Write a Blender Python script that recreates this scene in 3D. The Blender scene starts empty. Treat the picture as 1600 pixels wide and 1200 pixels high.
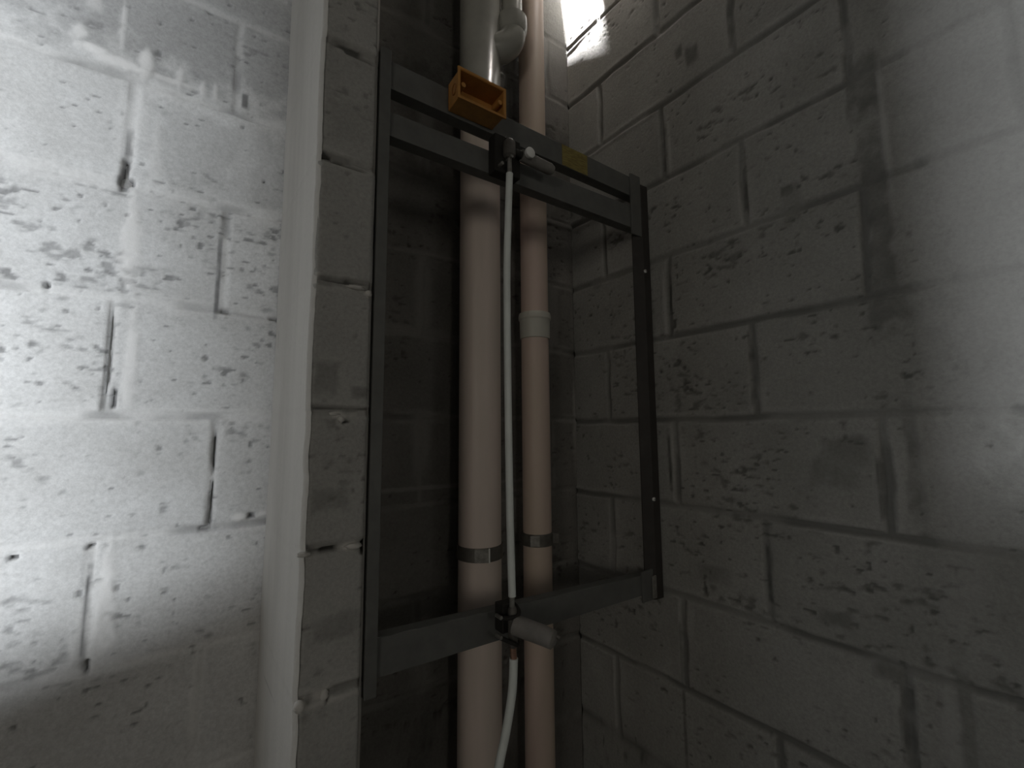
import bpy, math
import numpy as np
from mathutils import Vector, Matrix

# ------------------------------------------------------------------ camera, world, lights, exposure
H = 1.45                                   # height of the lens above the floor
scene = bpy.context.scene
yaw, pitch, roll = math.radians(34.0615), math.radians(6.0476), math.radians(-0.3984)
fw = Vector((math.sin(yaw)*math.cos(pitch), math.cos(yaw)*math.cos(pitch), math.sin(pitch)))
r0 = Vector((math.cos(yaw), -math.sin(yaw), 0)); u0 = r0.cross(fw)
rt = r0*math.cos(roll) + u0*math.sin(roll); up = -r0*math.sin(roll) + u0*math.cos(roll)
cam_data = bpy.data.cameras.new('camera'); cam = bpy.data.objects.new('camera', cam_data)
scene.collection.objects.link(cam); scene.camera = cam
M = Matrix.Identity(4)
for i in range(3):
    M[i][0], M[i][1], M[i][2] = rt[i], up[i], -fw[i]
M[0][3], M[1][3], M[2][3] = 0, 0, H
cam.matrix_world = M
cam_data.sensor_width = 36; cam_data.lens = 689.46/1600*36
cam_data.clip_start = 0.02; cam_data.clip_end = 60

world = bpy.data.worlds.new('world'); scene.world = world; world.use_nodes = True
world.node_tree.nodes['Background'].inputs[0].default_value = (1.0, 0.96, 0.88, 1)
world.node_tree.nodes['Background'].inputs[1].default_value = 0.6

def area(name, loc, target, sx, sy, power, col, spread=180):
    d = bpy.data.lights.new(name, 'AREA'); d.shape = 'RECTANGLE'; d.size = sx; d.size_y = sy
    d.energy = power; d.color = col; d.spread = math.radians(spread)
    o = bpy.data.objects.new(name, d); scene.collection.objects.link(o)
    o.location = loc
    o.rotation_euler = (Vector(target)-Vector(loc)).to_track_quat('-Z', 'Y').to_euler()
    return o
# daylight in the window behind the photographer and down the riser shaft, plus added fills
area('daylight_window', (-2.62, -3.24, H+0.05), (-0.5, 0.98, H-0.22), 0.34, 0.13, 43, (0.90, 0.945, 1.0), 62)
area('added_front_fill', (0.30, -3.26, H+0.55), (0.45, 0.8, H), 0.6, 0.75, 1.7, (1.0, 0.93, 0.82), 120)  # unseen fill lamp added behind the camera to lift the front faces
area('added_side_fill', (-3.27, -2.15, H+0.45), (0.2, 0.5, H+0.1), 0.8, 0.9, 10.0, (1.0, 0.94, 0.84))  # unseen fill lamp added to brighten the pipes and partition side
area('added_corner_fill', (0.80, 0.68, H+1.54), (0.86, 0.97, H+1.15), 0.08, 0.08, 0.9, (1.0, 0.93, 0.87))  # unseen lamp added to widen the glow at the top of the corner
area('daylight_shaft', (0.72, 0.91, H+2.3), (0.872, 0.91, H+1.2), 0.11, 0.08, 260.0, (0.97, 0.96, 0.98), 50)

vs = scene.view_settings
vs.view_transform = 'Standard'; vs.look = 'None'; vs.gamma = 1.0; vs.use_curve_mapping = False
vs.exposure = 0.0
scene.cycles.max_bounces = 10; scene.cycles.diffuse_bounces = 8
scene.cycles.sample_clamp_indirect = 3.0
scene.cycles.use_denoising = True

# ------------------------------------------------------------------ helpers
COL = scene.collection
rng = np.random.default_rng(7)

def tag(o, label=None, cat=None, group=None, kind=None):
    if label: o['label'] = label
    if cat: o['category'] = cat
    if group: o['group'] = group
    if kind: o['kind'] = kind
    return o

class MB:
    """collects shapes, builds ONE mesh object"""
    def __init__(s): s.v = []; s.f = []
    def add(s, vs_, fs_):
        b = len(s.v); s.v += [tuple(map(float, p)) for p in vs_]; s.f += [tuple(b+i for i in f) for f in fs_]; return s
    def box(s, a, b):
        x0, y0, z0 = a; x1, y1, z1 = b
        return s.add([(x0,y0,z0),(x1,y0,z0),(x1,y1,z0),(x0,y1,z0),(x0,y0,z1),(x1,y0,z1),(x1,y1,z1),(x0,y1,z1)],
                     [(0,3,2,1),(4,5,6,7),(0,1,5,4),(1,2,6,5),(2,3,7,6),(3,0,4,7)])
    def prism(s, poly, axis, a, b):
        """poly of 2D points extruded along an axis from a to b"""
        n = len(poly)
        def P(p, t):
            return {'x': (t, p[0], p[1]), 'y': (p[0], t, p[1]), 'z': (p[0], p[1], t)}[axis]
        return s.add([P(p, a) for p in poly]+[P(p, b) for p in poly],
                     [tuple(range(n))[::-1], tuple(range(n, 2*n))]+[(i, (i+1) % n, n+(i+1) % n, n+i) for i in range(n)])
    def tube(s, pts, rad, n=24, cap=True):
        """swept circle along a polyline, rad a number or one per point"""
        pts = [Vector(p) for p in pts]; m = len(pts)
        rad = [rad]*m if not hasattr(rad, '__len__') else rad
        t0 = (pts[1]-pts[0]).normalized()
        a = t0.orthogonal().normalized(); rings = []
        for i in range(m):
            t = (pts[min(i+1, m-1)]-pts[max(i-1, 0)])
            if t.length < 1e-9: t = t0
            t.normalize()
            a = (a - t*a.dot(t)).normalized(); b = t.cross(a)
            rings.append([pts[i]+(a*math.cos(2*math.pi*k/n)+b*math.sin(2*math.pi*k/n))*rad[i] for k in range(n)])
        vs_ = [p for r_ in rings for p in r_]
        fs_ = [(i*n+k, i*n+(k+1) % n, (i+1)*n+(k+1) % n, (i+1)*n+k) for i in range(m-1) for k in range(n)]
        if cap: fs_ += [tuple(range(n))[::-1], tuple(range((m-1)*n, m*n))]
        return s.add(vs_, fs_)
    def lathe(s, x, y, prof, n=48):
        """prof: list of (radius, z), closed profile not needed"""
        m = len(prof)
        vs_ = [(x+r*math.cos(2*math.pi*k/n), y+r*math.sin(2*math.pi*k/n), z) for r, z in prof for k in range(n)]
        fs_ = [(i*n+k, i*n+(k+1) % n, (i+1)*n+(k+1) % n, (i+1)*n+k) for i in range(m-1) for k in range(n)]
        fs_ += [tuple(range(n))[::-1], tuple(range((m-1)*n, m*n))]
        return s.add(vs_, fs_)
    def lump(s, c, r, seed=0, n=10, m=7):
        g = np.random.default_rng(seed); vs_ = []; fs_ = []
        for i in range(m+1):
            th = math.pi*i/m
            for k in range(n):
                ph = 2*math.pi*k/n; q = 1+g.uniform(-.28, .28)*(0 < i < m)
                vs_.append((c[0]+r[0]*q*math.sin(th)*math.cos(ph), c[1]+r[1]*q*math.sin(th)*math.sin(ph), c[2]+r[2]*math.cos(th)))
        for i in range(m):
            for k in range(n): fs_.append((i*n+k, i*n+(k+1) % n, (i+1)*n+(k+1) % n, (i+1)*n+k))
        return s.add(vs_, fs_)
    def build(s, name, m, parent=None, smooth=False, bevel=0, loc=(0,0,0)):
        me = bpy.data.meshes.new(name); me.from_pydata([Vector(p)-Vector(loc) for p in s.v], [], s.f); me.validate()
        import bmesh
        bm = bmesh.new(); bm.from_mesh(me); bmesh.ops.remove_doubles(bm, verts=bm.verts, dist=1e-6)
        bmesh.ops.recalc_face_normals(bm, faces=bm.faces); bm.to_mesh(me); bm.free()
        o = bpy.data.objects.new(name, me); COL.objects.link(o); me.materials.append(m); o.location = loc
        if smooth:
            for p in me.polygons: p.use_smooth = True
            e = o.modifiers.new('edge', 'EDGE_SPLIT'); e.split_angle = math.radians(38)
        if bevel:
            b = o.modifiers.new('bevel', 'BEVEL'); b.width = bevel; b.segments = 2; b.limit_method = 'ANGLE'; b.angle_limit = math.radians(40)
        if parent:
            w_ = Vector((0, 0, 0)); q_ = parent
            while q_: w_ = w_+q_.location; q_ = q_.parent
            o.parent = parent; o.location = Vector(loc)-w_
        return o

def empty(name, loc):
    o = bpy.data.objects.new(name, None); COL.objects.link(o); o.location = loc; o.empty_display_size = .05; return o

# ------------------------------------------------------------------ materials
def nodes(name):
    m = bpy.data.materials.new(name); m.use_nodes = True; nt = m.node_tree
    return m, nt, nt.nodes['Principled BSDF']
def N(nt, kind, **kw):
    n = nt.nodes.new(kind)
    for k, v in kw.items():
        if k in n.inputs: n.inputs[k].default_value = v
        else: setattr(n, k, v)
    return n
def simple(name, col, rough=.6, metal=0, mottled=.12, scale=14, stretch=(1,1,1), bump=.02, spec=.5, dark=None):
    m, nt, b = nodes(name); L = nt.links.new
    tc = N(nt, 'ShaderNodeTexCoord'); mp = N(nt, 'ShaderNodeMapping'); mp.inputs['Scale'].default_value = stretch
    L(tc.outputs['Object'], mp.inputs[0])
    no = N(nt, 'ShaderNodeTexNoise', Scale=scale, Detail=5.0, Roughness=.6); L(mp.outputs[0], no.inputs['Vector'])
    mx = N(nt, 'ShaderNodeMix', data_type='RGBA')
    c2 = dark if dark else tuple(c*(1-2.2*mottled) for c in col)
    mx.inputs[6].default_value = (*col, 1); mx.inputs[7].default_value = (*c2, 1)
    rp = N(nt, 'ShaderNodeMapRange'); rp.inputs[1].default_value = .35; rp.inputs[2].default_value = .7
    L(no.outputs[0], rp.inputs[0]); L(rp.outputs[0], mx.inputs[0]); L(mx.outputs[2], b.inputs['Base Color'])
    b.inputs['Roughness'].default_value = rough; b.inputs['Metallic'].default_value = metal
    b.inputs['Specular IOR Level'].default_value = spec
    bp = N(nt, 'ShaderNodeBump', Strength=.35, Distance=bump*.05); L(no.outputs[0], bp.inputs['Height']); L(bp.outputs[0], b.inputs['Normal'])
    return m

def masonry(name, base, mortar, pit, warm):
    """concrete block: colours of the block itself, its mortar, open pits and dirt, read from mesh attributes"""
    m, nt, b = nodes(name); L = nt.links.new
    tc = N(nt, 'ShaderNodeTexCoord')
    def att(n): a = N(nt, 'ShaderNodeAttribute'); a.attribute_name = n; return a.outputs['Fac']
    n1 = N(nt, 'ShaderNodeTexNoise', Scale=5.5, Detail=7.0, Roughness=.62); L(tc.outputs['Object'], n1.inputs['Vector'])
    n2 = N(nt, 'ShaderNodeTexNoise', Scale=170.0, Detail=4.0, Roughness=.7); L(tc.outputs['Object'], n2.inputs['Vector'])
    r1 = N(nt, 'ShaderNodeMapRange'); r1.inputs[1].default_value = .3; r1.inputs[2].default_value = .72; L(n1.outputs[0], r1.inputs[0])
    c0 = N(nt, 'ShaderNodeMix', data_type='RGBA'); c0.inputs[6].default_value = (*base, 1); c0.inputs[7].default_value = (*warm, 1); L(r1.outputs[0], c0.inputs[0])
    # fine grit
    r2 = N(nt, 'ShaderNodeMapRange'); r2.inputs[1].default_value = .3; r2.inputs[2].default_value = .7; r2.inputs[3].default_value = .84; r2.inputs[4].default_value = 1.1; L(n2.outputs[0], r2.inputs[0])
    v1 = N(nt, 'ShaderNodeVectorMath', operation='SCALE'); L(c0.outputs[2], v1.inputs[0]); L(r2.outputs[0], v1.inputs['Scale'])
    v2 = N(nt, 'ShaderNodeVectorMath', operation='SCALE'); L(v1.outputs[0], v2.inputs[0]); L(att('tone'), v2.inputs['Scale'])
    c1 = N(nt, 'ShaderNodeMix', data_type='RGBA'); c1.inputs[7].default_value = (*mortar, 1); L(v2.outputs[0], c1.inputs[6]); L(att('mortar'), c1.inputs[0])
    c2 = N(nt, 'ShaderNodeMix', data_type='RGBA'); c2.inputs[7].default_value = (*pit, 1); L(c1.outputs[2], c2.inputs[6]); L(att('pit'), c2.inputs[0])
    L(c2.outputs[2], b.inputs['Base Color'])
    b.inputs['Roughness'].default_value = .93; b.inputs['Specular IOR Level'].default_value = .2
    bp = N(nt, 'ShaderNodeBump', Strength=.5, Distance=.0015); L(n2.outputs[0], bp.inputs['Height']); L(bp.outputs[0], b.inputs['Normal'])
    return m

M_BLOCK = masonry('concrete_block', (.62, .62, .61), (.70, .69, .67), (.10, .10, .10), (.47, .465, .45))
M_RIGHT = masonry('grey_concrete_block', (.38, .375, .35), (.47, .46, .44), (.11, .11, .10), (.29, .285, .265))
M_NIB = masonry('dusty_concrete_block', (.45, .445, .42), (.66, .64, .60), (.06, .06, .055), (.36, .355, .335))
M_PLAIN = simple('cast_concrete', (.20, .195, .185), .9, 0, .12, 6, spec=.2)
M_STEEL = simple('grey_painted_steel', (.15, .152, .142), .55, .1, .1, 30, spec=.4)
M_DARKSTEEL = simple('dark_steel', (.055, .05, .046), .6, .1, .12, 30, spec=.35)
M_PIPE = simple('beige_pvc_pipe', (.72, .60, .54), .48, 0, .09, 9, (1, 1, .12), dark=(.58, .51, .44))
M_PIPE2 = simple('beige_pvc_pipe_small', (.66, .52, .45), .5, 0, .09, 9, (1, 1, .15), dark=(.55, .46, .35))
M_PVCGREY = simple('grey_white_pvc', (.44, .435, .39), .26, 0, .08, 12)
M_COUPL = simple('pale_pvc_coupling', (.60, .59, .52), .45, 0, .05, 12)
M_HOSE = simple('white_plastic_tube', (.84, .88, .85), .45, 0, .05, 20)
M_CLAMP = simple('galvanised_band', (.17, .16, .14), .55, .4, .15, 60)
M_BUCKLE = simple('bright_band_lock', (.36, .35, .32), .45, .5, .2, 90)
M_RUBBER = simple('black_rubber', (.02, .018, .015), .8, 0, .1, 60)
M_COPPER = simple('copper_fitting', (.75, .45, .33), .28, .9, .1, 60)
M_SCREW = simple('bright_screw', (.95, .95, .92), .4, .3, .1, 80)
M_WHITE = simple('white_plastic_cap', (.85, .85, .82), .45, 0, .05, 30)
M_ORANGE = simple('orange_plastic', (.56, .27, .07), .45, 0, .12, 40)
M_WAX = simple('orange_plastic_inside', (.42, .17, .04), .5, 0, .2, 30)
M_STICKER = simple('yellow_sticker', (.30, .25, .07), .55, 0, .2, 60, (1, 1, 6), dark=(.16, .11, .03))
M_VALVE = simple('grey_brass_valve', (.15, .14, .125), .55, .3, .15, 60)
M_LAGGING = simple('grey_lever_sleeve', (.25, .235, .215), .6, 0, .12, 40)

# ------------------------------------------------------------------ masonry patches
def vnoise(x, y, sx, sy, seed):
    g = np.random.default_rng(seed); T = g.random((256, 256))
    X = x/sx+1000; Y = y/sy+1000; xi = np.floor(X).astype(int); yi = np.floor(Y).astype(int); fx = X-xi; fy = Y-yi
    fx = fx*fx*(3-2*fx); fy = fy*fy*(3-2*fy)
    a = T[xi % 256, yi % 256]; b = T[(xi+1) % 256, yi % 256]; c = T[xi % 256, (yi+1) % 256]; d = T[(xi+1) % 256, (yi+1) % 256]
    return (a*(1-fx)+b*fx)*(1-fy)+(c*(1-fx)+d*fx)*fy
def fbm(x, y, sx, sy, seed, o=3):
    s = 0; w = 0
    for i in range(o):
        s = s+vnoise(x, y, sx/2**i, sy/2**i, seed+i*17)/2**i; w += 1/2**i
    return s/w
def ss(a, b, x): t = np.clip((x-a)/(b-a), 0, 1); return t*t*(3-2*t)

def block_field(U, Z, z0, vjoints, o):
    """U along the wall, Z height above lens level; returns depth (towards the room), mortar, pit, tone"""
    seed = o.get('seed', 1)
    wob = (fbm(U, Z, .12, .5, seed)-.5)*.010
    kz = (Z+wob-z0)/.2; k = np.floor(kz).astype(int); row = np.abs(kz-np.round(kz))*.2
    wobv = (fbm(U, Z, .5, .06, seed+3)-.5)*.010
    dv = np.full(U.shape, 9.); blk = np.zeros(U.shape, int)
    for kk in np.unique(k):
        m = k == kk; J = np.array(sorted(vjoints(kk))); u = U[m]+wobv[m]
        d = np.abs(u[:, None]-J[None]); dv[m] = d.min(1); blk[m] = np.searchsorted(J, u)
    jw = .0045+.004*fbm(U, Z, .05, .05, seed+5)
    # how open each stretch of joint is, dark and recessed or smeared flush
    openh = ss(.42, .62, fbm(U, Z, .16, .10, seed+9)) if 'openh' not in o else o['openh'](U, Z)
    jr = 1-ss(jw*.5, jw*1.5, row); jv = 1-ss(jw*.5, jw*1.5, dv)
    smear = np.maximum(1-ss(.006, .022, row+.01*(fbm(U, Z, .03, .02, seed+21)-.5)), 1-ss(.008, .03, dv+.012*(fbm(U, Z, .02, .05, seed+22)-.5)))
    smear *= ss(.40, .66, fbm(U, Z, .13, .16, seed+11))
    T = np.random.default_rng(seed+50).random((64, 64))
    tone = 1+(T[(k+20) % 64, (blk+20) % 64]-.5)*o.get('tonevar', .16)
    rough = o['rough'](U, Z, k, blk) if 'rough' in o else .5
    pn = fbm(U, Z, .021, .0115, seed+31, 3); pc = fbm(U, Z, .16, .09, seed+37, 2)
    # short, wide voids of the dry cast face, in clusters
    pn = .55*pn+.45*fbm(U+.15*Z, Z, .013, .0075, seed+33, 2)
    pit = ss(.60, .78, pn+.42*(pc-.5)-.12*(1-rough))
    p2 = ss(.72, .84, fbm(U+.02*Z, Z, .015, .009, seed+41, 2)+.25*(pc-.5)-.10*(1-rough))
    pit = np.maximum(pit*.75, p2)*(1-.8*smear)
    jo = np.maximum(jr*openh, jv*openh*.9)
    mort = np.clip(np.maximum(smear*o.get('smear', .6), np.maximum(jr, jv)*.30), 0, 1)
    dep = -.0055*np.maximum(jr, jv)*(.4+.6*openh)-.0025*pit+.0018*smear+.0012*(fbm(U, Z, .05, .05, seed+60)-.5)
    dep = dep+(T[(k+31) % 64, (blk+7) % 64]-.5)*.003
    cre = jo*o.get('crev', .75)
    for (cu, cz, wu, wz, kind, amt) in o.get('marks', []):
        q = np.maximum(np.abs(U-cu+.35*wu*(fbm(U, Z, .02, .03, seed+71)-.5)*2)/wu, np.abs(Z-cz+.35*wz*(fbm(U, Z, .02, .02, seed+72)-.5)*2)/wz)
        if kind == 'light':
            zz = (Z-cz)/wz; q = np.sqrt((np.abs(U-cu)/(wu*(1.15-.35*zz*(wz > wu)))+.5*(fbm(U, Z, .012, .014, seed+74, 3)-.5))**2+(zz+.6*(fbm(U, Z, .008, .03, seed+75)-.5))**2*.8)
            q = q+.35*(fbm(U, Z, .009, .012, seed+76, 2)-.5)
            w = (1-ss(.35, 1.15, q))*amt
        else: w = (1-ss(.55, 1.05, q))*amt
        if kind == 'hole': cre = np.maximum(cre, w); dep = dep-.012*w
        elif kind == 'light': mort = np.maximum(mort, w); dep = dep+.0025*w; pit = pit*(1-w); cre = cre*(1-w)
        elif kind == 'dirt': cre = np.maximum(cre, w*(.4+.9*fbm(U, Z, .03, .03, seed+73)))
        elif kind == 'tone': tone = tone*(1-w)
        elif kind == 'plaster':
            pit = pit*(1-w); cre = cre*(1-.85*w); mort = np.maximum(mort*(1-w), w*.35); dep = dep*(1-w)+.002*w
    pit = np.clip(np.maximum(pit*o.get('pitamt', .6), cre), 0, 1)
    return dep, mort, pit, tone

def patch(us, zs, origin, udir, ndir, field):
    """grid over (us, zs); returns verts, faces and attributes"""
    U, Z = np.meshgrid(us, zs, indexing='ij'); dep, mo, pi_, to = field(U, Z)
    o = np.array(origin); ud = np.array(udir); nd = np.array(ndir)
    P = o[None, None]+U[..., None]*ud+dep[..., None]*nd; P[..., 2] += Z+H
    nu, nz = U.shape; I = np.arange(nu*nz).reshape(nu, nz)
    F = np.stack([I[:-1, :-1], I[1:, :-1], I[1:, 1:], I[:-1, 1:]], -1).reshape(-1, 4)
    e1 = P[1, 0]-P[0, 0]; e2 = P[0, 1]-P[0, 0]
    if np.dot(np.cross(e1, e2), nd) < 0: F = F[:, ::-1]
    return P.reshape(-1, 3), F, mo.ravel(), pi_.ravel(), to.ravel()

def masonry_object(name, patches, extra, mat):
    """patches from patch(), extra an MB of closing faces; one mesh"""
    V = []; F = []; A = [[], [], []]; b = 0
    for P, f, mo, pi_, to in patches:
        V.append(P); F.append(f+b); b += len(P)
        for a, q in zip(A, (mo, pi_, to)): a.append(q)
    if extra is not None and extra.v:
        ev = np.array(extra.v, float); V.append(ev)
        F.append(np.array([f for f in extra.f if len(f) == 4])+b)
        n = len(ev); A[0].append(getattr(extra, 'mort', np.zeros(n))*np.ones(n)); A[1].append(np.zeros(n)); A[2].append(np.ones(n))
    V = np.concatenate(V); F = np.concatenate(F)
    me = bpy.data.meshes.new(name); me.vertices.add(len(V)); me.vertices.foreach_set('co', V.ravel().astype(np.float32))
    me.loops.add(F.size); me.loops.foreach_set('vertex_index', F.ravel().astype(np.int32))
    me.polygons.add(len(F)); me.polygons.foreach_set('loop_start', np.arange(0, F.size, 4, dtype=np.int32)); me.polygons.foreach_set('loop_total', np.full(len(F), 4, np.int32))
    me.update(calc_edges=True)
    for nm, a in zip(('mortar', 'pit', 'tone'), A):
        at = me.attributes.new(nm, 'FLOAT', 'POINT'); at.data.foreach_set('value', np.concatenate(a).astype(np.float32))
    me.materials.append(mat); me.validate()
    o = bpy.data.objects.new(name, me); COL.objects.link(o); return tag(o, kind='structure')

YL = .98                                    # face of the left wall, also the back of the riser recess
def RX(y): return .93861-.05127*y           # face of the right wall
def span(*seg):
    out = []
    for a, b, d in seg: out.append(np.arange(a, b-1e-9, d))
    out.append(np.array([seg[-1][1]])); return np.concatenate(out)

# left wall
def vj_left(k):
    return [-3.35+.4*i for i in range(8)]+[-.548, -.148, .252, .652] if k % 2 == 0 else [-3.2+.4*i for i in range(7)]+[-.396, .004, .404, .804]
def rough_left(U, Z, k, blk):
    r = np.full(U.shape, .62)
    r[(k == 2)] = .12; r[(k >= 3)] = .30; r[k == 1] = 1.0; r[(k == 0)] = .85; r[(k == 0) & (U > -.14)] = .45; r[k == -1] = .62; r[k == -2] = .55; r[k <= -3] = .35
    return r
left_marks = [
    (-.150, .452, .006, .035, 'hole', 1.0), (-.148, .437, .012, .008, 'hole', 1.0), (-.149, .51, .006, .03, 'dirt', .6),
    (-.112, .50, .010, .085, 'light', .35), (-.135, .325, .016, .105, 'light', .75),
    (-.150, .135, .0028, .09, 'hole', .9), (-.139, .06, .003, .02, 'hole', .9), (-.122, .13, .010, .10, 'light', .7),
    (.0042, -.03, .0026, .045, 'hole', 1.0), (.0042, -.125, .0026, .05, 'hole', 1.0), (-.003, -.17, .010, .004, 'hole', .8),
    (.068, -.155, .008, .006, 'hole', .95), (.048, -.155, .012, .008, 'light', .9), (.088, -.153, .008, .006, 'light', .8),
    (-.150, -.28, .0026, .08, 'dirt', .9), (-.144, -.362, .004, .012, 'hole', .95), (-.128, -.27, .014, .09, 'light', .8), (-.116, -.325, .008, .02, 'light', .7),
    (-.235, -.183, .006, .004, 'hole', .9), (-.150, -.178, .006, .004, 'hole', .9), (-.232, .236, .005, .005, 'hole', .9),
    (-.002, -.46, .007, .085, 'light', .6), (-.006, .30, .004, .09, 'dirt', .8), (.008, .228, .01, .005, 'hole', .7), (.095, .225, .02, .003, 'hole', .6),
    (.060, .505, .003, .003, 'hole', .9), (.02, .66, .007, .018, 'dirt', .8),
    # drips of slurry over the upper joint
    (-.205, .662, .025, .010, 'light', .9), (-.225, .685, .010, .018, 'light', .7), (-.165, .652, .045, .012, 'light', .85), (-.135, .668, .012, .035, 'light', .8), (-.10, .652, .05, .006, 'light', .6),
    (-.17, .73, .005, .05, 'light', .55), (-.085, .663, .006, .025, 'light', .6), (-.05, .655, .007, .022, 'light', .7), (-.03, .66, .005, .02, 'light', .6), (-.21, .75, .012, .02, 'light', .4),
    (-.055, .53, .085, .09, 'tone', .17), (.10, .53, .085, .09, 'tone', .17), (.2, .80, 1.2, .165, 'tone', .30), (-1.9, .80, 1.2, .165, 'tone', .30),  # upper course darker: block tone plus light falloff put into the colour
    # white bed of mortar down the corner of the recess
    (.885, .02, .010, .17, 'light', .8), (.885, .30, .012, .10, 'light', .3),
    (.45, -.13, .3, .006, 'light', .5),
]
def openh_left(U, Z):
    b = ss(.52, .75, fbm(U, Z, .10, .10, 9)); return b*.6
fl = dict(seed=11, rough=rough_left, marks=left_marks, smear=.35, pitamt=.66, openh=openh_left, crev=.8, tonevar=.12)
us = span((-3.2, -.6, .02), (-.6, .12, .0034), (.12, .203, .01)); zs = span((-H, -.62, .02), (-.62, .76, .0034), (.76, 1.31, .005), (1.31, 1.5, .02))
ex = MB(); ex.box((-3.3, YL+.012, 0), (.20, YL+.14, H+1.5))
masonry_object('wall_left', [patch(us, zs, (0, YL, 0), (1, 0, 0), (0, -1, 0), lambda U, Z: block_field(U, Z, .031, vj_left, fl))], ex, M_BLOCK)

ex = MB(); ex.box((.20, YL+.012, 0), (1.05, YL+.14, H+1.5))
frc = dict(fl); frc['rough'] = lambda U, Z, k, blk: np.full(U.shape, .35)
M_RECESS = masonry('shade_toned_block', (.21, .20, .185), (.33, .32, .30), (.05, .048, .04), (.15, .145, .13))  # darker than the left wall's block: recess shade put into the colour
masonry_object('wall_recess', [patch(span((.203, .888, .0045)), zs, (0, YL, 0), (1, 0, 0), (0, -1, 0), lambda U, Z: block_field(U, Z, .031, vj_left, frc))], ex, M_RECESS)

# right wall, u measured from the corner towards the camera
nr = math.hypot(.05127, 1); RD = (.05127/nr, -1/nr, 0); RN = (-1/nr, -.05127/nr, 0); RC = (RX(YL), YL, 0)
def vj_right(k):
    return [.13+.387*i for i in range(12)] if k % 2 == 0 else [.328+.387*i for i in range(12)]
def rough_right(U, Z, k, blk):
    r = np.full(U.shape, .5); r[k == 1] = .8; r[k == -1] = .95; r[k == -2] = .75; r[k >= 4] = .15; r[k == 3] = .3; r[(k == 0)] = .55; r[U > .78] *= .3; r[U < .32] *= .5
    return r
right_marks = [
    (.90, .35, .135, .50, 'plaster', .9), (.79, .1, .03, .5, 'plaster', .5),
    (.735, .34, .022, .20, 'dirt', .65), (.738, .60, .022, .07, 'dirt', .6), (.755, .52, .006, .13, 'light', .6), (.735, .20, .03, .03, 'dirt', .6),
    (.715, .62, .010, .08, 'dirt', .7), (.514, .91, .010, .07, 'dirt', .6), (.332, .71, .007, .085, 'dirt', .9), (.347, .70, .005, .09, 'light', .6),
    (.522, .517, .006, .08, 'dirt', .9), (.33, .31, .007, .09, 'dirt', .8), (.312, .31, .006, .09, 'light', .5), (.512, .13, .006, .09, 'dirt', .9),
    (.312, -.07, .006, .08, 'dirt', .9), (.707, -.10, .008, .06, 'dirt', .8), (.517, -.285, .006, .08, 'dirt', .9), (.712, -.45, .012, .08, 'dirt', .8),
    (.78, -.42, .010, .10, 'dirt', .5), (.762, -.42, .010, .10, 'light', .35), (.60, .47, .014, .012, 'dirt', .9), (.605, .44, .02, .05, 'dirt', .4),
    (.70, -.385, .03, .02, 'dirt', .6), (.66, -.04, .05, .03, 'dirt', .45), (.64, -.08, .04, .03, 'dirt', .45), (.42, .90, .02, .03, 'dirt', .7),
    (.385, .93, .012, .02, 'dirt', .7), (.40, -.31, .05, .02, 'dirt', .35), (.63, -.33, .03, .015, 'dirt', .5), (.13, .90, .004, .09, 'dirt', .8), (.10, .42, .02, .02, 'dirt', .3),
    (.318, -.60, .004, .20, 'dirt', .7), (.75, -.05, .012, .10, 'dirt', .5), (.76, -.02, .008, .12, 'light', .3),
]
fr = dict(seed=131, rough=rough_right, marks=right_marks, smear=.22, pitamt=.8, crev=.7, tonevar=.10, openh=lambda U, Z: .55+.45*ss(.35, .6, fbm(U, Z, .12, .1, 77)))
us = span((0, 1.0, .0036), (1.0, 4.55, .025)); zs = span((-H, -.75, .02), (-.75, 1.32, .0036), (1.32, 1.5, .02))
ex = MB(); o2 = Vector(RC); d2 = Vector(RD); n2 = Vector(RN)
c = [o2-n2*t+d2*s for t in (.012, .14) for s in (-.0, 4.55)]
ex.add([(p.x, p.y, z) for z in (0, H+1.5) for p in (c[0], c[1], c[3], c[2])], [(0,1,2,3),(4,7,6,5),(0,4,5,1),(1,5,6,2),(2,6,7,3),(3,7,4,0)])
masonry_object('wall_right', [patch(us, zs, RC, RD, RN, lambda U, Z: block_field(U, Z, .0249, vj_right, fr))], ex, M_RIGHT)

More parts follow.
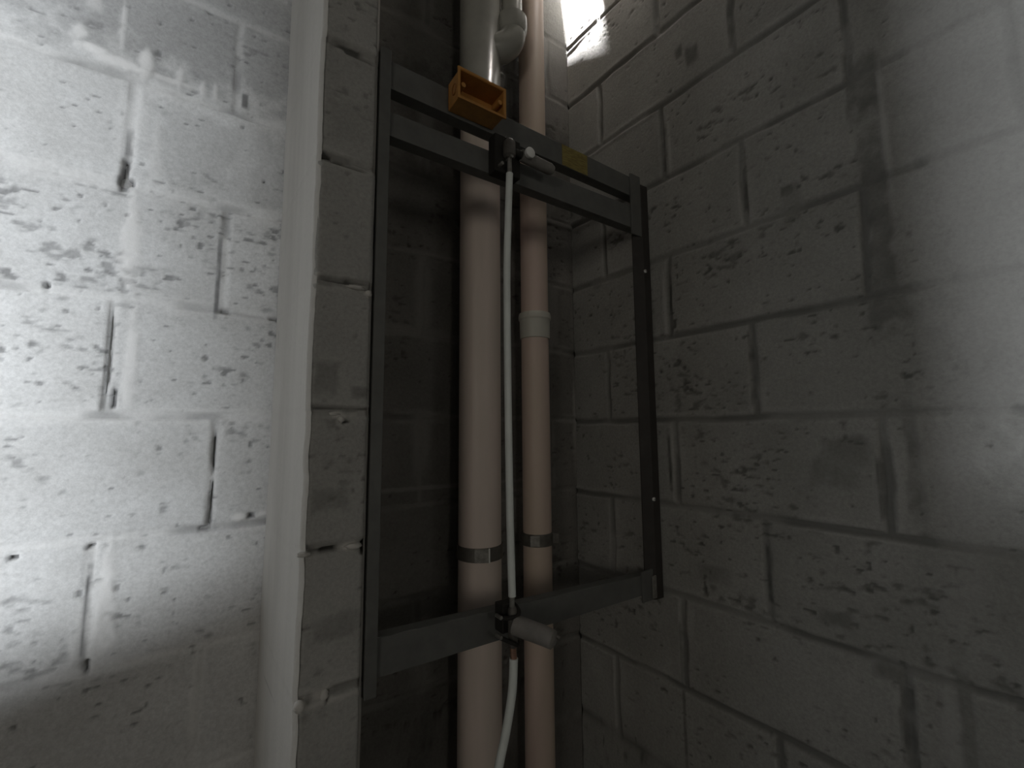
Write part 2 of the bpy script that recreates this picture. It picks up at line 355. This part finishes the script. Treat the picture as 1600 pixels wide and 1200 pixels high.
# short return wall (one block thick) standing out from the left wall beside the recess
NX0, NX1, NY0 = .1135, .203, .70
nib_marks = [
    (.126, .432, .010, .006, 'hole', 1), (.142, .426, .010, .004, 'hole', .9), (.165, .424, .03, .002, 'hole', .8), (.15, .628, .03, .006, 'dirt', .9), (.17, .622, .03, .003, 'hole', .5),
    (.175, .228, .016, .0045, 'light', 1), (.195, .221, .006, .006, 'light', .9), (.150, .233, .03, .002, 'hole', .8), (.118, .236, .006, .006, 'light', .6), (.13, .228, .012, .008, 'dirt', .5), (.18, .2345, .02, .0018, 'hole', .9),
    (.155, .027, .012, .007, 'light', .9), (.162, .018, .006, .006, 'light', .9), (.178, .026, .008, .004, 'light', .5), (.16, .034, .06, .0022, 'hole', .8), (.168, .016, .005, .003, 'hole', .9),
    (.125, -.169, .02, .003, 'dirt', .9), (.150, -.170, .014, .0035, 'hole', 1), (.182, -.170, .016, .006, 'light', 1), (.115, -.172, .008, .005, 'light', .8), (.199, -.175, .004, .012, 'hole', 1),
    (.12, -.372, .008, .010, 'light', 1), (.148, -.366, .014, .010, 'light', .7), (.155, -.372, .003, .010, 'hole', .8), (.16, -.378, .06, .006, 'light', .4),
    (.138, .08, .02, .03, 'dirt', .35), (.19, .06, .02, .012, 'dirt', .5), (.15, -.10, .03, .02, 'dirt', .35), (.165, -.28, .04, .02, 'dirt', .3),
    (.205, .095, .004, .015, 'hole', 1), (.206, .33, .003, .03, 'hole', .9), (.205, -.07, .003, .03, 'hole', .7),
    (.16, .50, .04, .04, 'dirt', .12),
]
fn = dict(seed=301, rough=lambda U, Z, k, b: np.where(Z > .24, .25, .65), marks=nib_marks, smear=.15, pitamt=.4, crev=.5, tonevar=.10, openh=lambda U, Z: .5+.5*ss(.45, .6, fbm(U, Z, .03, .1, 88)))
def nib_front(U, Z):
    d, mo, p, t = block_field(U, Z, .031, lambda k: [-9, 9], fn)
    e = np.minimum(U-NX0, NX1-U); d = d-.006*(1-ss(0, .006, e))   # worn arris
    return d, mo*.9, p, t
fs = dict(seed=401, rough=lambda U, Z, k, b: np.full(U.shape, .1), smear=.3, pitamt=.35, crev=.25, tonevar=.05,
          openh=lambda U, Z: np.full(U.shape, .25), marks=[(.05, 0, .6, 3, 'plaster', .85), (.255, .18, .003, .02, 'hole', .6), (.17, -.42, .05, .002, 'dirt', .3)])
def nib_side(U, Z):                         # U runs back from the arris; bare slurry-coated face
    d, mo, p, t = block_field(U, Z, .031, lambda k: [-9, 9], fs)
    d = d-.006*(1-ss(0, .006, U))+.004*(fbm(U, Z, .2, .3, 402)-.5)
    return d, np.clip(.72+.25*(fbm(U, Z, .02, .25, 403)-.5)+0*mo, 0, 1), p, t
def xedge(Z): return (fbm(Z*0, Z, 1, .05, 405)-.5)*.0
zs = span((-H, -.75, .02), (-.75, .9, .0034), (.9, 1.5, .03))
P1 = patch(span((NX0, NX1, .0034)), zs, (0, NY0, 0), (1, 0, 0), (0, -1, 0), nib_front)
P2 = patch(span((0, YL-NY0, .005)), zs, (NX0, NY0, 0), (-.018/.28, 1, 0), (-1, 0, 0), nib_side)
P3 = patch(span((0, YL-NY0, .01)), zs, (NX1, NY0, 0), (0, 1, 0), (1, 0, 0), nib_side)
# ragged arris: shove both faces with the same height noise
for P in (P1, P2):
    q = P[0]; zz = q[:, 2]-H; n_ = (fbm(zz*0, zz, 1, .035, 405, 3)-.5)*.004+(fbm(zz*0, np.floor((zz-.031)/.2)*.2, 1, .2, 406, 1)-.5)*.003
    w = np.exp(-np.abs(q[:, 0]-NX0)/.02) if P is P1 else np.exp(-np.abs(q[:, 1]-NY0)/.05)
    q[:, 0] += n_*w
ex = MB(); ex.mort = .8
for i, (a, b_) in enumerate([((.176, .699, .2265), (.014, .006, .0035)), ((.196, .699, .220), (.005, .005, .006)), ((.150, .699, .027), (.008, .004, .003)), ((.160, .698, .019), (.005, .004, .005)),
        ((.184, .699, -.170), (.012, .006, .005)), ((.116, .701, -.172), (.009, .006, .004)), ((.119, .700, -.373), (.008, .007, .009)), ((.150, .699, -.367), (.006, .004, .008))]):
    ex.lump((a[0], a[1], a[2]+H), b_, seed=i)
masonry_object('wall_partition', [P1, P2, P3], ex, M_NIB)

# floor, ceiling and the walls out of view, with openings cut for the daylight and fill lamps
XA, XB, YA, YB, HT = -3.2, 1.0, -3.1, YL, H+1.5
tag(MB().box((XA-.1, YA-.1, -.12), (XB+.12, YB+.14, 0)).build('floor', M_PLAIN), kind='structure')
hx0, hx1, hy0, hy1 = .836, .884, .855, .972        # gap left round the riser in the slab
cl = MB(); z0, z1 = HT, HT+.12
cl.box((XA-.1, YA-.1, z0), (XB+.14, .62, z1)); cl.box((XA-.1, .62, z0), (.74, .74, z1)); cl.box((.86, .62, z0), (XB+.14, .74, z1)); cl.box((XA-.1, .74, z0), (XB+.14, hy0, z1)); cl.box((XA-.1, hy1, z0), (XB+.14, YB+.14, z1))  # second slab hole added for the corner glow lamp
cl.box((XA-.1, hy0, z0), (hx0, hy1, z1)); cl.box((hx1+.004, hy0, z0), (XB+.14, hy1, z1))
cl.box((-.3, .765, z1), (XB+.6, .80, z1+1.6))  # unseen shield added to keep shaft light out of the second hole
tag(cl.build('ceiling', M_PLAIN), kind='structure')
wz0, wz1 = H-.45, H+.50
wb = MB(); wx0, wx1 = -2.95, -2.25
wb.box((XA-.1, YA-.12, 0), (wx0, YA, HT)); wb.box((wx1, YA-.12, 0), (0.0, YA, HT)); wb.box((.62, YA-.12, 0), (XB+.25, YA, HT)); wb.box((0, YA-.12, 0), (.62, YA, H+.15)); wb.box((0, YA-.12, H+.95), (.62, YA, HT)); wb.box((wx0, YA-.12, 0), (wx1, YA, wz0)); wb.box((wx0, YA-.12, wz1), (wx1, YA, HT))
tag(wb.build('wall_back', M_PLAIN), kind='structure')
ws = MB(); wy0, wy1 = -2.65, -1.6
ws.box((XA-.12, YA, 0), (XA, wy0, HT)); ws.box((XA-.12, wy1, 0), (XA, YB+.02, HT)); ws.box((XA-.12, wy0, 0), (XA, wy1, H-.2)); ws.box((XA-.12, wy0, H+1.1), (XA, wy1, HT))
tag(ws.build('wall_side', M_PLAIN), kind='structure')
# unseen blockers, upright and sloped, added to throw the soft dark band on the corner
tag(MB().prism([(-1.365, -1.2), (-.25, -.905), (-.27, -1.03), (-1.49, -1.36)], 'z', 0, HT).build('shadow_blocker', M_PLAIN), kind='structure')
pp = MB()
S0 = (-2.62, -3.22)
def on_line(ax, ay, t): return (S0[0]+(ax-S0[0])*t, S0[1]+(ay-S0[1])*t)
prof = [((-.9, .98), -.45), ((-.237, .98), -.32), ((-.015, .98), -.255), ((.10, .98), -.20), ((.927, .6), -.13), ((.927, .20), -.115), ((.93, -.4), -.10)]
T_ = .5; ring = []
for (ax, ay), z in prof:
    x, y = on_line(ax, ay, T_); ring.append((x, y, H+.05+(z-.05)*T_))
n = len(ring); tdir = Vector((S0[0]-.1, S0[1]-.6, 0)).normalized()*.10
vsx = [(x, y, 0) for x, y, z in ring]+[(x, y, z) for x, y, z in ring]+[(x+tdir.x, y+tdir.y, z) for x, y, z in ring]+[(x+tdir.x, y+tdir.y, 0) for x, y, z in ring]
fsx = [(j*n+i, j*n+i+1, (j+1)*n+i+1, (j+1)*n+i) for j in range(3) for i in range(n-1)]+[(0, n, 2*n, 3*n), (n-1, 2*n-1, 3*n-1, 4*n-1)]
tag(pp.add(vsx, fsx).build('shadow_blocker_low', M_PLAIN), kind='structure')  # low blocker, top edge shaped to the shadow it should cast

# ------------------------------------------------------------------ steel frame across the recess
FY = .70
fr_ = empty('steel_frame', (.55, FY, H-.395)); tag(fr_, 'grey steel bracket frame with two upper rails and one lower rail across the pipe recess', 'frame')
def L(poly, a, b, name, mat):               # open profile extruded upright
    return MB().prism(poly, 'z', a+H, b+H).build(name, mat, fr_, bevel=.0008)
t = .003
L([(.2060, FY), (.2245, FY), (.2245, FY+t), (.2060+t, FY+t), (.2060+t, FY+.045), (.2060, FY+.045)], -.395, .662, 'post', M_STEEL)
xr = .9
pr = MB().prism([(.8505, FY+.012), (.8755, FY), (.8995, FY), (.8995, FY+.035), (.8995-t, FY+.035), (.8995-t, FY+t), (.8755, FY+t), (.8505, FY+.012+t)], 'z', H-.392, H+.625)
post_r = pr.build('post', M_DARKSTEEL, fr_, bevel=.0008); tag(post_r, 'darker steel post fixed to the right wall')
def rail(za, zb, zaR, zbR, name, x0=.2245, x1=.872, y=FY+.006, lip=True):
    m = MB(); d = .004
    def seg(yA, yB, a0, b0, a1, b1):
        m.add([(x0,yA,a0+H),(x1,yA,a1+H),(x1,yB,a1+H),(x0,yB,a0+H),(x0,yA,b0+H),(x1,yA,b1+H),(x1,yB,b1+H),(x0,yB,b0+H)],
              [(0,3,2,1),(4,5,6,7),(0,1,5,4),(1,2,6,5),(2,3,7,6),(3,0,4,7)])
    seg(y, y+d, za, zb, zaR, zbR)
    if lip:
        seg(y+d, y+.026, zb-d, zb, zbR-d, zbR)
        seg(y+d, y+.026, za, za+d, zaR, zaR+d)
    return m.build(name, M_STEEL, fr_, bevel=.0008)
ru = rail(.596, .648, .587, .637, 'upper_rail')
rm = rail(.508, .552, .503, .560, 'middle_rail')
rl = rail(-.372, -.314, -.376, -.333, 'lower_rail')
# brackets at the corners
MB().box((.838, FY+.001, H+.485), (.874, FY+.006, H+.645)).build('corner_plate', M_STEEL, fr_, bevel=.001)
MB().box((.828, FY+.001, H-.390), (.866, FY+.006, H-.322)).build('corner_plate', M_STEEL, fr_, bevel=.001)
MB().box((.858, FY-.004, H-.386), (.872, FY+.0005, H-.336)).build('bright_clip', M_BUCKLE, fr_, bevel=.0015)
for x, z in ((.8790, .3957), (.8775, -.1639)):
    s_ = MB().tube([(x, FY+.001, H+z), (x, FY-.002, H+z), (x, FY-.0035, H+z)], [.005, .0046, .0022], 14).build('screw', M_SCREW, fr_, smooth=True)
    MB().box((x-.0032, FY-.0040, H+z-.0006), (x+.0032, FY-.0033, H+z+.0006)).build('slot', M_DARKSTEEL, s_)
st = MB(); yy = FY+.0052
zA = .596+(.587-.596)*((.617-.2245)/.6475)
st.add([(.617, yy, H+.5915), (.694, yy, H+.5905), (.694, yy, H+.6395), (.617, yy, H+.6405), (.617, yy+.0008, H+.5915), (.694, yy+.0008, H+.5905), (.694, yy+.0008, H+.6395), (.617, yy+.0008, H+.6405)],
       [(0,3,2,1),(4,5,6,7),(0,1,5,4),(1,2,6,5),(2,3,7,6),(3,0,4,7)])
tag(st.build('sticker', M_STICKER, ru), 'worn yellow sticker')
# ------------------------------------------------------------------ orange electrical back box on the upper rail
bx = empty('junction_box', (.385, FY, H+.60)); tag(bx, 'open orange plastic electrical box fixed to the front of the upper steel rail', 'electrical box')
x0, x1, ya, yb, za, zb, w = .3365, .4330, .660, .7055, .600, .6545, .0022
sh = MB(); sh.box((x0, ya, za), (x1, yb, za+w)); sh.box((x0, ya, zb-w), (x1, yb, zb)); sh.box((x0, ya, za+w), (x0+w, yb, zb-w)); sh.box((x1-w, ya, za+w), (x1, yb, zb-w)); sh.box((x0+w, yb-w, za+w), (x1-w, yb, zb-w))
for i, v in enumerate(sh.v): sh.v[i] = (v[0], v[1], v[2]+H)
shell = sh.build('shell', M_ORANGE, bx, bevel=.0007)
rm_ = MB(); e = .0035
for a, b_ in (((x0-e, ya-.001, za-e), (x1+e, ya+.002, za+.001)), ((x0-e, ya-.001, zb-.001), (x1+e, ya+.002, zb+e)), ((x0-e, ya-.001, za+.001), (x0+.001, ya+.002, zb-.001)), ((x1-.001, ya-.001, za+.001), (x1+e, ya+.002, zb-.001))):
    rm_.box((a[0], a[1], a[2]+H), (b_[0], b_[1], b_[2]+H))
rm_.build('rim', M_ORANGE, bx)
for x in (x0+.009, x1-.009):
    MB().tube([(x, ya+.001, H+.627), (x, yb-w, H+.627)], .0045, 14).build('screw_boss', M_ORANGE, bx, smooth=True)
for x, r_ in ((.362, .009), (.386, .011), (.410, .009)):
    MB().tube([(x+r_*math.cos(a), yb-w-.0015, H+.628+r_*math.sin(a)) for a in np.linspace(0, 2*math.pi, 22)], .0015, 6, cap=False).build('knockout', M_WAX, bx, smooth=True)
for z in (.616, .641):
    MB().tube([(x0-.0004, .681+.008*math.cos(a), H+.627+.010*math.sin(a)) for a in np.linspace(0, 2*math.pi, 20)], .0012, 6, cap=False).build('knockout', M_WAX, bx, smooth=True) if z < .62 else None

# ------------------------------------------------------------------ soil and waste pipes
BX, BY, BR = .527, .917, .050
bp = empty('drain_pipe', (BX, BY, 0)); tag(bp, 'thicker of the two beige vertical drain pipes, left in the recess, behind the steel rails', 'pipe')
MB().lathe(BX, BY, [(BR, 0), (BR, .8), (BR, H+.2), (BR, H+.78), (BR, H+1.5)]).build('pipe_body', M_PIPE, bp, smooth=True)
# grey branch fitting near the top: socket on the stack and a side elbow turning up
MB().lathe(BX, BY, [(BR+.0005, H+.80), (BR+.0065, H+.803), (BR+.0065, H+.855), (BR+.003, H+.86), (BR+.003, H+1.16), (BR+.0065, H+1.165), (BR+.0065, H+1.22), (BR+.0005, H+1.224)]).build('branch_socket', M_PVCGREY, bp, smooth=True)
ax = Vector((.83, -.30, 0)).normalized(); elb = []
p0 = Vector((BX, BY-.01, H+.985)); p1 = p0+ax*.078+Vector((0, 0, .030)); p2 = p1+ax*.012+Vector((0, 0, .075))
for i in range(13):
    s_ = i/12; elb.append(p0*(1-s_)**2+(p0+ax*.085+Vector((0, 0, .01)))*2*s_*(1-s_)+(p0+ax*.080+Vector((0, 0, .068)))*s_*s_)
top = elb[-1]
elbow = MB().tube(elb, [.036]*10+[.036, .036, .036], 32).build('branch_elbow', M_PVCGREY, bp, smooth=True)
MB().tube([top-Vector((0, 0, .012)), top+Vector((0, 0, .001)), top+Vector((0, 0, .030)), top+Vector((0, 0, .034))], [.0365, .0405, .0405, .030], 32).build('socket_ring', M_PVCGREY, elbow, smooth=True)
MB().tube([top, top+Vector((0, 0, .30)), Vector((top.x, top.y, H+1.499))], .0275, 32).build('branch_pipe', M_PVCGREY, bp, smooth=True)

def strap(parent, x, y, r_, z, h, ang, name='pipe_clamp'):
    c_ = MB().lathe(x, y, [(r_+.0002, z+H), (r_+.003, z+H), (r_+.003, z+h+H), (r_+.0002, z+h+H)]).build(name, M_CLAMP, parent, smooth=True)
    d = Vector((math.cos(ang), math.sin(ang), 0)); s = Vector((-math.sin(ang), math.cos(ang), 0)); o_ = Vector((x, y, 0))
    return c_, d, s, o_
def obox(mb, c, a, b, w, h, d):
    """box centred at c: half-sizes w along a, h up, d along b"""
    c = Vector(c); z = Vector((0, 0, 1)); P = [c+a*sx*w+b*sy*d+z*sz*h for sz in (-1, 1) for sx, sy in ((-1,-1),(1,-1),(1,1),(-1,1))]
    return mb.add(P, [(0,3,2,1),(4,5,6,7),(0,1,5,4),(1,2,6,5),(2,3,7,6),(3,0,4,7)])
cam_dir = math.atan2(-BY, -BX)
c_, d, s, o_ = strap(bp, BX, BY, BR, -.288, .030, cam_dir)
obox(MB(), o_+d*(BR+.004)+s*.004+Vector((0, 0, H-.273)), s, d, .016, .0145, .0022).build('buckle', M_BUCKLE, c_, bevel=.001)
obox(MB(), o_+d*(BR+.0065)+s*-.0+Vector((0, 0, H-.273)), s, d, .0015, .0145, .002).build('buckle_pin', M_SCREW, c_, bevel=.0005) if False else None
obox(MB(), o_+d*(BR+.003)+s*.021+Vector((0, 0, H-.273)), s, d, .0016, .015, .0035).build('buckle_pin', M_SCREW, c_, bevel=.0005)

SX, SY, SR = .7055, .932, .0368
sp = empty('waste_pipe', (SX, SY, 0)); tag(sp, 'thinner beige vertical pipe with a pale coupling, right of the white tube', 'pipe')
MB().lathe(SX, SY, [(SR, 0), (SR, H), (SR, H+.7), (SR, H+1.5)]).build('pipe_body', M_PIPE2, sp, smooth=True)
cp = MB().lathe(SX, SY, [(SR+.0003, H+.243), (SR+.0030, H+.244), (SR+.0040, H+.290), (SR+.0042, H+.293), (SR+.0068, H+.296), (SR+.0070, H+.306), (SR+.0055, H+.312), (SR+.0003, H+.3125)]).build('coupling', M_COUPL, sp, smooth=True)
tag(cp, 'pale grey coupling sleeve')
cam2 = math.atan2(-SY, -SX)
c_, d, s, o_ = strap(sp, SX, SY, SR, -.288, .030, cam2)
obox(MB(), o_+s*(SR+.010)+d*.004+Vector((0, 0, H-.273)), s, d, .008, .012, .003).build('clamp_ear', M_CLAMP, c_, bevel=.001)
obox(MB(), o_+d*(SR+.0035)+s*-.006+Vector((0, 0, H-.273)), s, d, .012, .013, .0018).build('buckle', M_BUCKLE, c_, bevel=.001)

# ------------------------------------------------------------------ white water tube with its two valves
def bez(pts, n=14):
    pts = [Vector(p) for p in pts]; out = []
    for i in range(len(pts)-1):
        a, b = pts[i], pts[i+1]; pa = pts[max(i-1, 0)]; pb = pts[min(i+2, len(pts)-1)]
        for k in range(n):
            t = k/n; t2 = t*t; t3 = t2*t
            out.append(.5*((2*a)+(b-pa)*t+(2*pa-5*a+4*b-pb)*t2+(3*a-pa-pb+0*a)*t3+(-pa+3*a-3*b+pb-(3*a-pa-pb+0*a))*t3) if False else
                       .5*(2*a+(b-pa)*t+(2*pa-5*a+4*b-pb)*t2+(3*a-3*b+pb-pa)*t3))
    out.append(pts[-1]); return out
TY = .672
tb = MB().tube(bez([(.4520, TY, H+.497), (.4478, TY, H+.40), (.4445, TY, H+.29), (.4452, TY, H+.085), (.4478, TY, H-.144), (.4515, TY, H-.289)]), .0068, 20).build('water_tube', M_HOSE, None, smooth=True)
tag(tb, 'long straight white plastic tube between the upper and lower valves', 'tube')
tb2 = MB().tube(bez([(.4540, TY, H-.392), (.4505, TY, H-.443), (.4385, TY, H-.500), (.4225, TY, H-.554), (.398, TY+.004, H-.66), (.385, TY+.02, H-.85), (.385, TY+.05, H-1.15), (.385, TY+.05, .008)]), .0075, 20).build('water_tube', M_HOSE, None, smooth=True)
tag(tb2, 'white plastic tube hanging below the lower valve and bending left', 'tube')

def part(mb, name, mat, parent, smooth=True, bevel=0): return mb.build(name, mat, parent, smooth=smooth, bevel=bevel)
# upper valve
uv = empty('water_valve', (.452, TY, H+.50)); tag(uv, 'small dark valve with a white round knob at the top of the straight white tube', 'valve')
part(MB().tube([(.452, TY, H+.492), (.452, TY, H+.530)], [.0052, .0042], 16), 'tube_fitting', M_BUCKLE, uv)
part(MB().tube([(.452, TY, H+.528), (.452, TY, H+.533), (.452, TY, H+.560), (.452, TY, H+.566)], [.008, .0125, .0125, .008], 20), 'valve_body', M_VALVE, uv)
part(MB().box((.424, TY+.008, H+.500), (.484, TY+.0335, H+.578)), 'backing_clip', M_RUBBER, uv, False, .002)
part(MB().tube([(.460, TY, H+.545), (.480, TY-.001, H+.545)], .0075, 16), 'stem', M_RUBBER, uv)
hd = part(MB().tube([(.480, TY, H+.545), (.4805, TY, H+.545), (.552, TY, H+.541), (.560, TY, H+.5405)], [.006, .0118, .0118, .009], 20), 'lever_sleeve', M_LAGGING, uv)
part(MB().tube([(.4905, TY-.0105, H+.5455), (.4905, TY-.013, H+.5455), (.4905, TY-.0185, H+.5455), (.4905, TY-.0205, H+.5455)], [.0098, .0108, .0105, .0075], 24), 'knob', M_WHITE, uv)
for x, z in ((.4335, .511), (.4515, .5285)):
    part(MB().tube([(x, TY+.010, H+z), (x, TY-.004 if x < .44 else TY-.010, H+z)], .0036, 6), 'bolt', M_BUCKLE, uv, False)
# lower valve
lv = empty('water_valve', (.452, TY, H-.34)); tag(lv, 'small dark valve with copper end and grey lever at the lower rail', 'valve')
part(MB().tube([(.4512, TY, H-.310), (.4515, TY, H-.287)], .0050, 16), 'copper_end', M_BUCKLE, lv)
part(MB().tube([(.4525, TY, H-.372), (.4540, TY, H-.394)], .0056, 16), 'copper_end', M_COPPER, lv)
part(MB().tube([(.452, TY, H-.306), (.452, TY, H-.312), (.4525, TY, H-.368), (.4525, TY, H-.374)], [.006, .0085, .0085, .006], 20), 'valve_body', M_VALVE, lv)
part(MB().box((.436, TY+.008, H-.352), (.466, TY+.0335, H-.304)), 'backing_clip', M_RUBBER, lv, False, .002)
part(MB().tube(bez([(.424, TY-.003, H-.3185), (.440, TY-.010, H-.3195), (.455, TY-.011, H-.3190), (.463, TY-.004, H-.3150), (.464, TY+.008, H-.309)], 8), .0036, 12), 'clamp_ring', M_RUBBER, lv)
part(MB().tube(bez([(.424, TY-.003, H-.3500), (.436, TY-.010, H-.3560), (.450, TY-.011, H-.3640), (.458, TY-.006, H-.3690), (.466, TY+.006, H-.371)], 8), .0036, 12), 'clamp_ring', M_RUBBER, lv)
for z in (-.3165, -.3490):
    part(MB().tube([(.4235, TY+.008, H+z), (.4235, TY-.008, H+z)], .0034, 6), 'bolt', M_BUCKLE, lv, False)
part(MB().tube([(.450, TY-.004, H-.333), (.4515, TY-.007, H-.334), (.480, TY-.050, H-.343), (.489, TY-.066, H-.347), (.4905, TY-.069, H-.3475)], [.008, .0165, .0160, .0150, .009], 24), 'lever_sleeve', M_LAGGING, lv)
part(MB().tube([(.478, TY-.036, H-.328), (.486, TY-.052, H-.334), (.500, TY-.070, H-.346)], [.003, .0035, .003], 12), 'lever_wire', M_VALVE, lv)
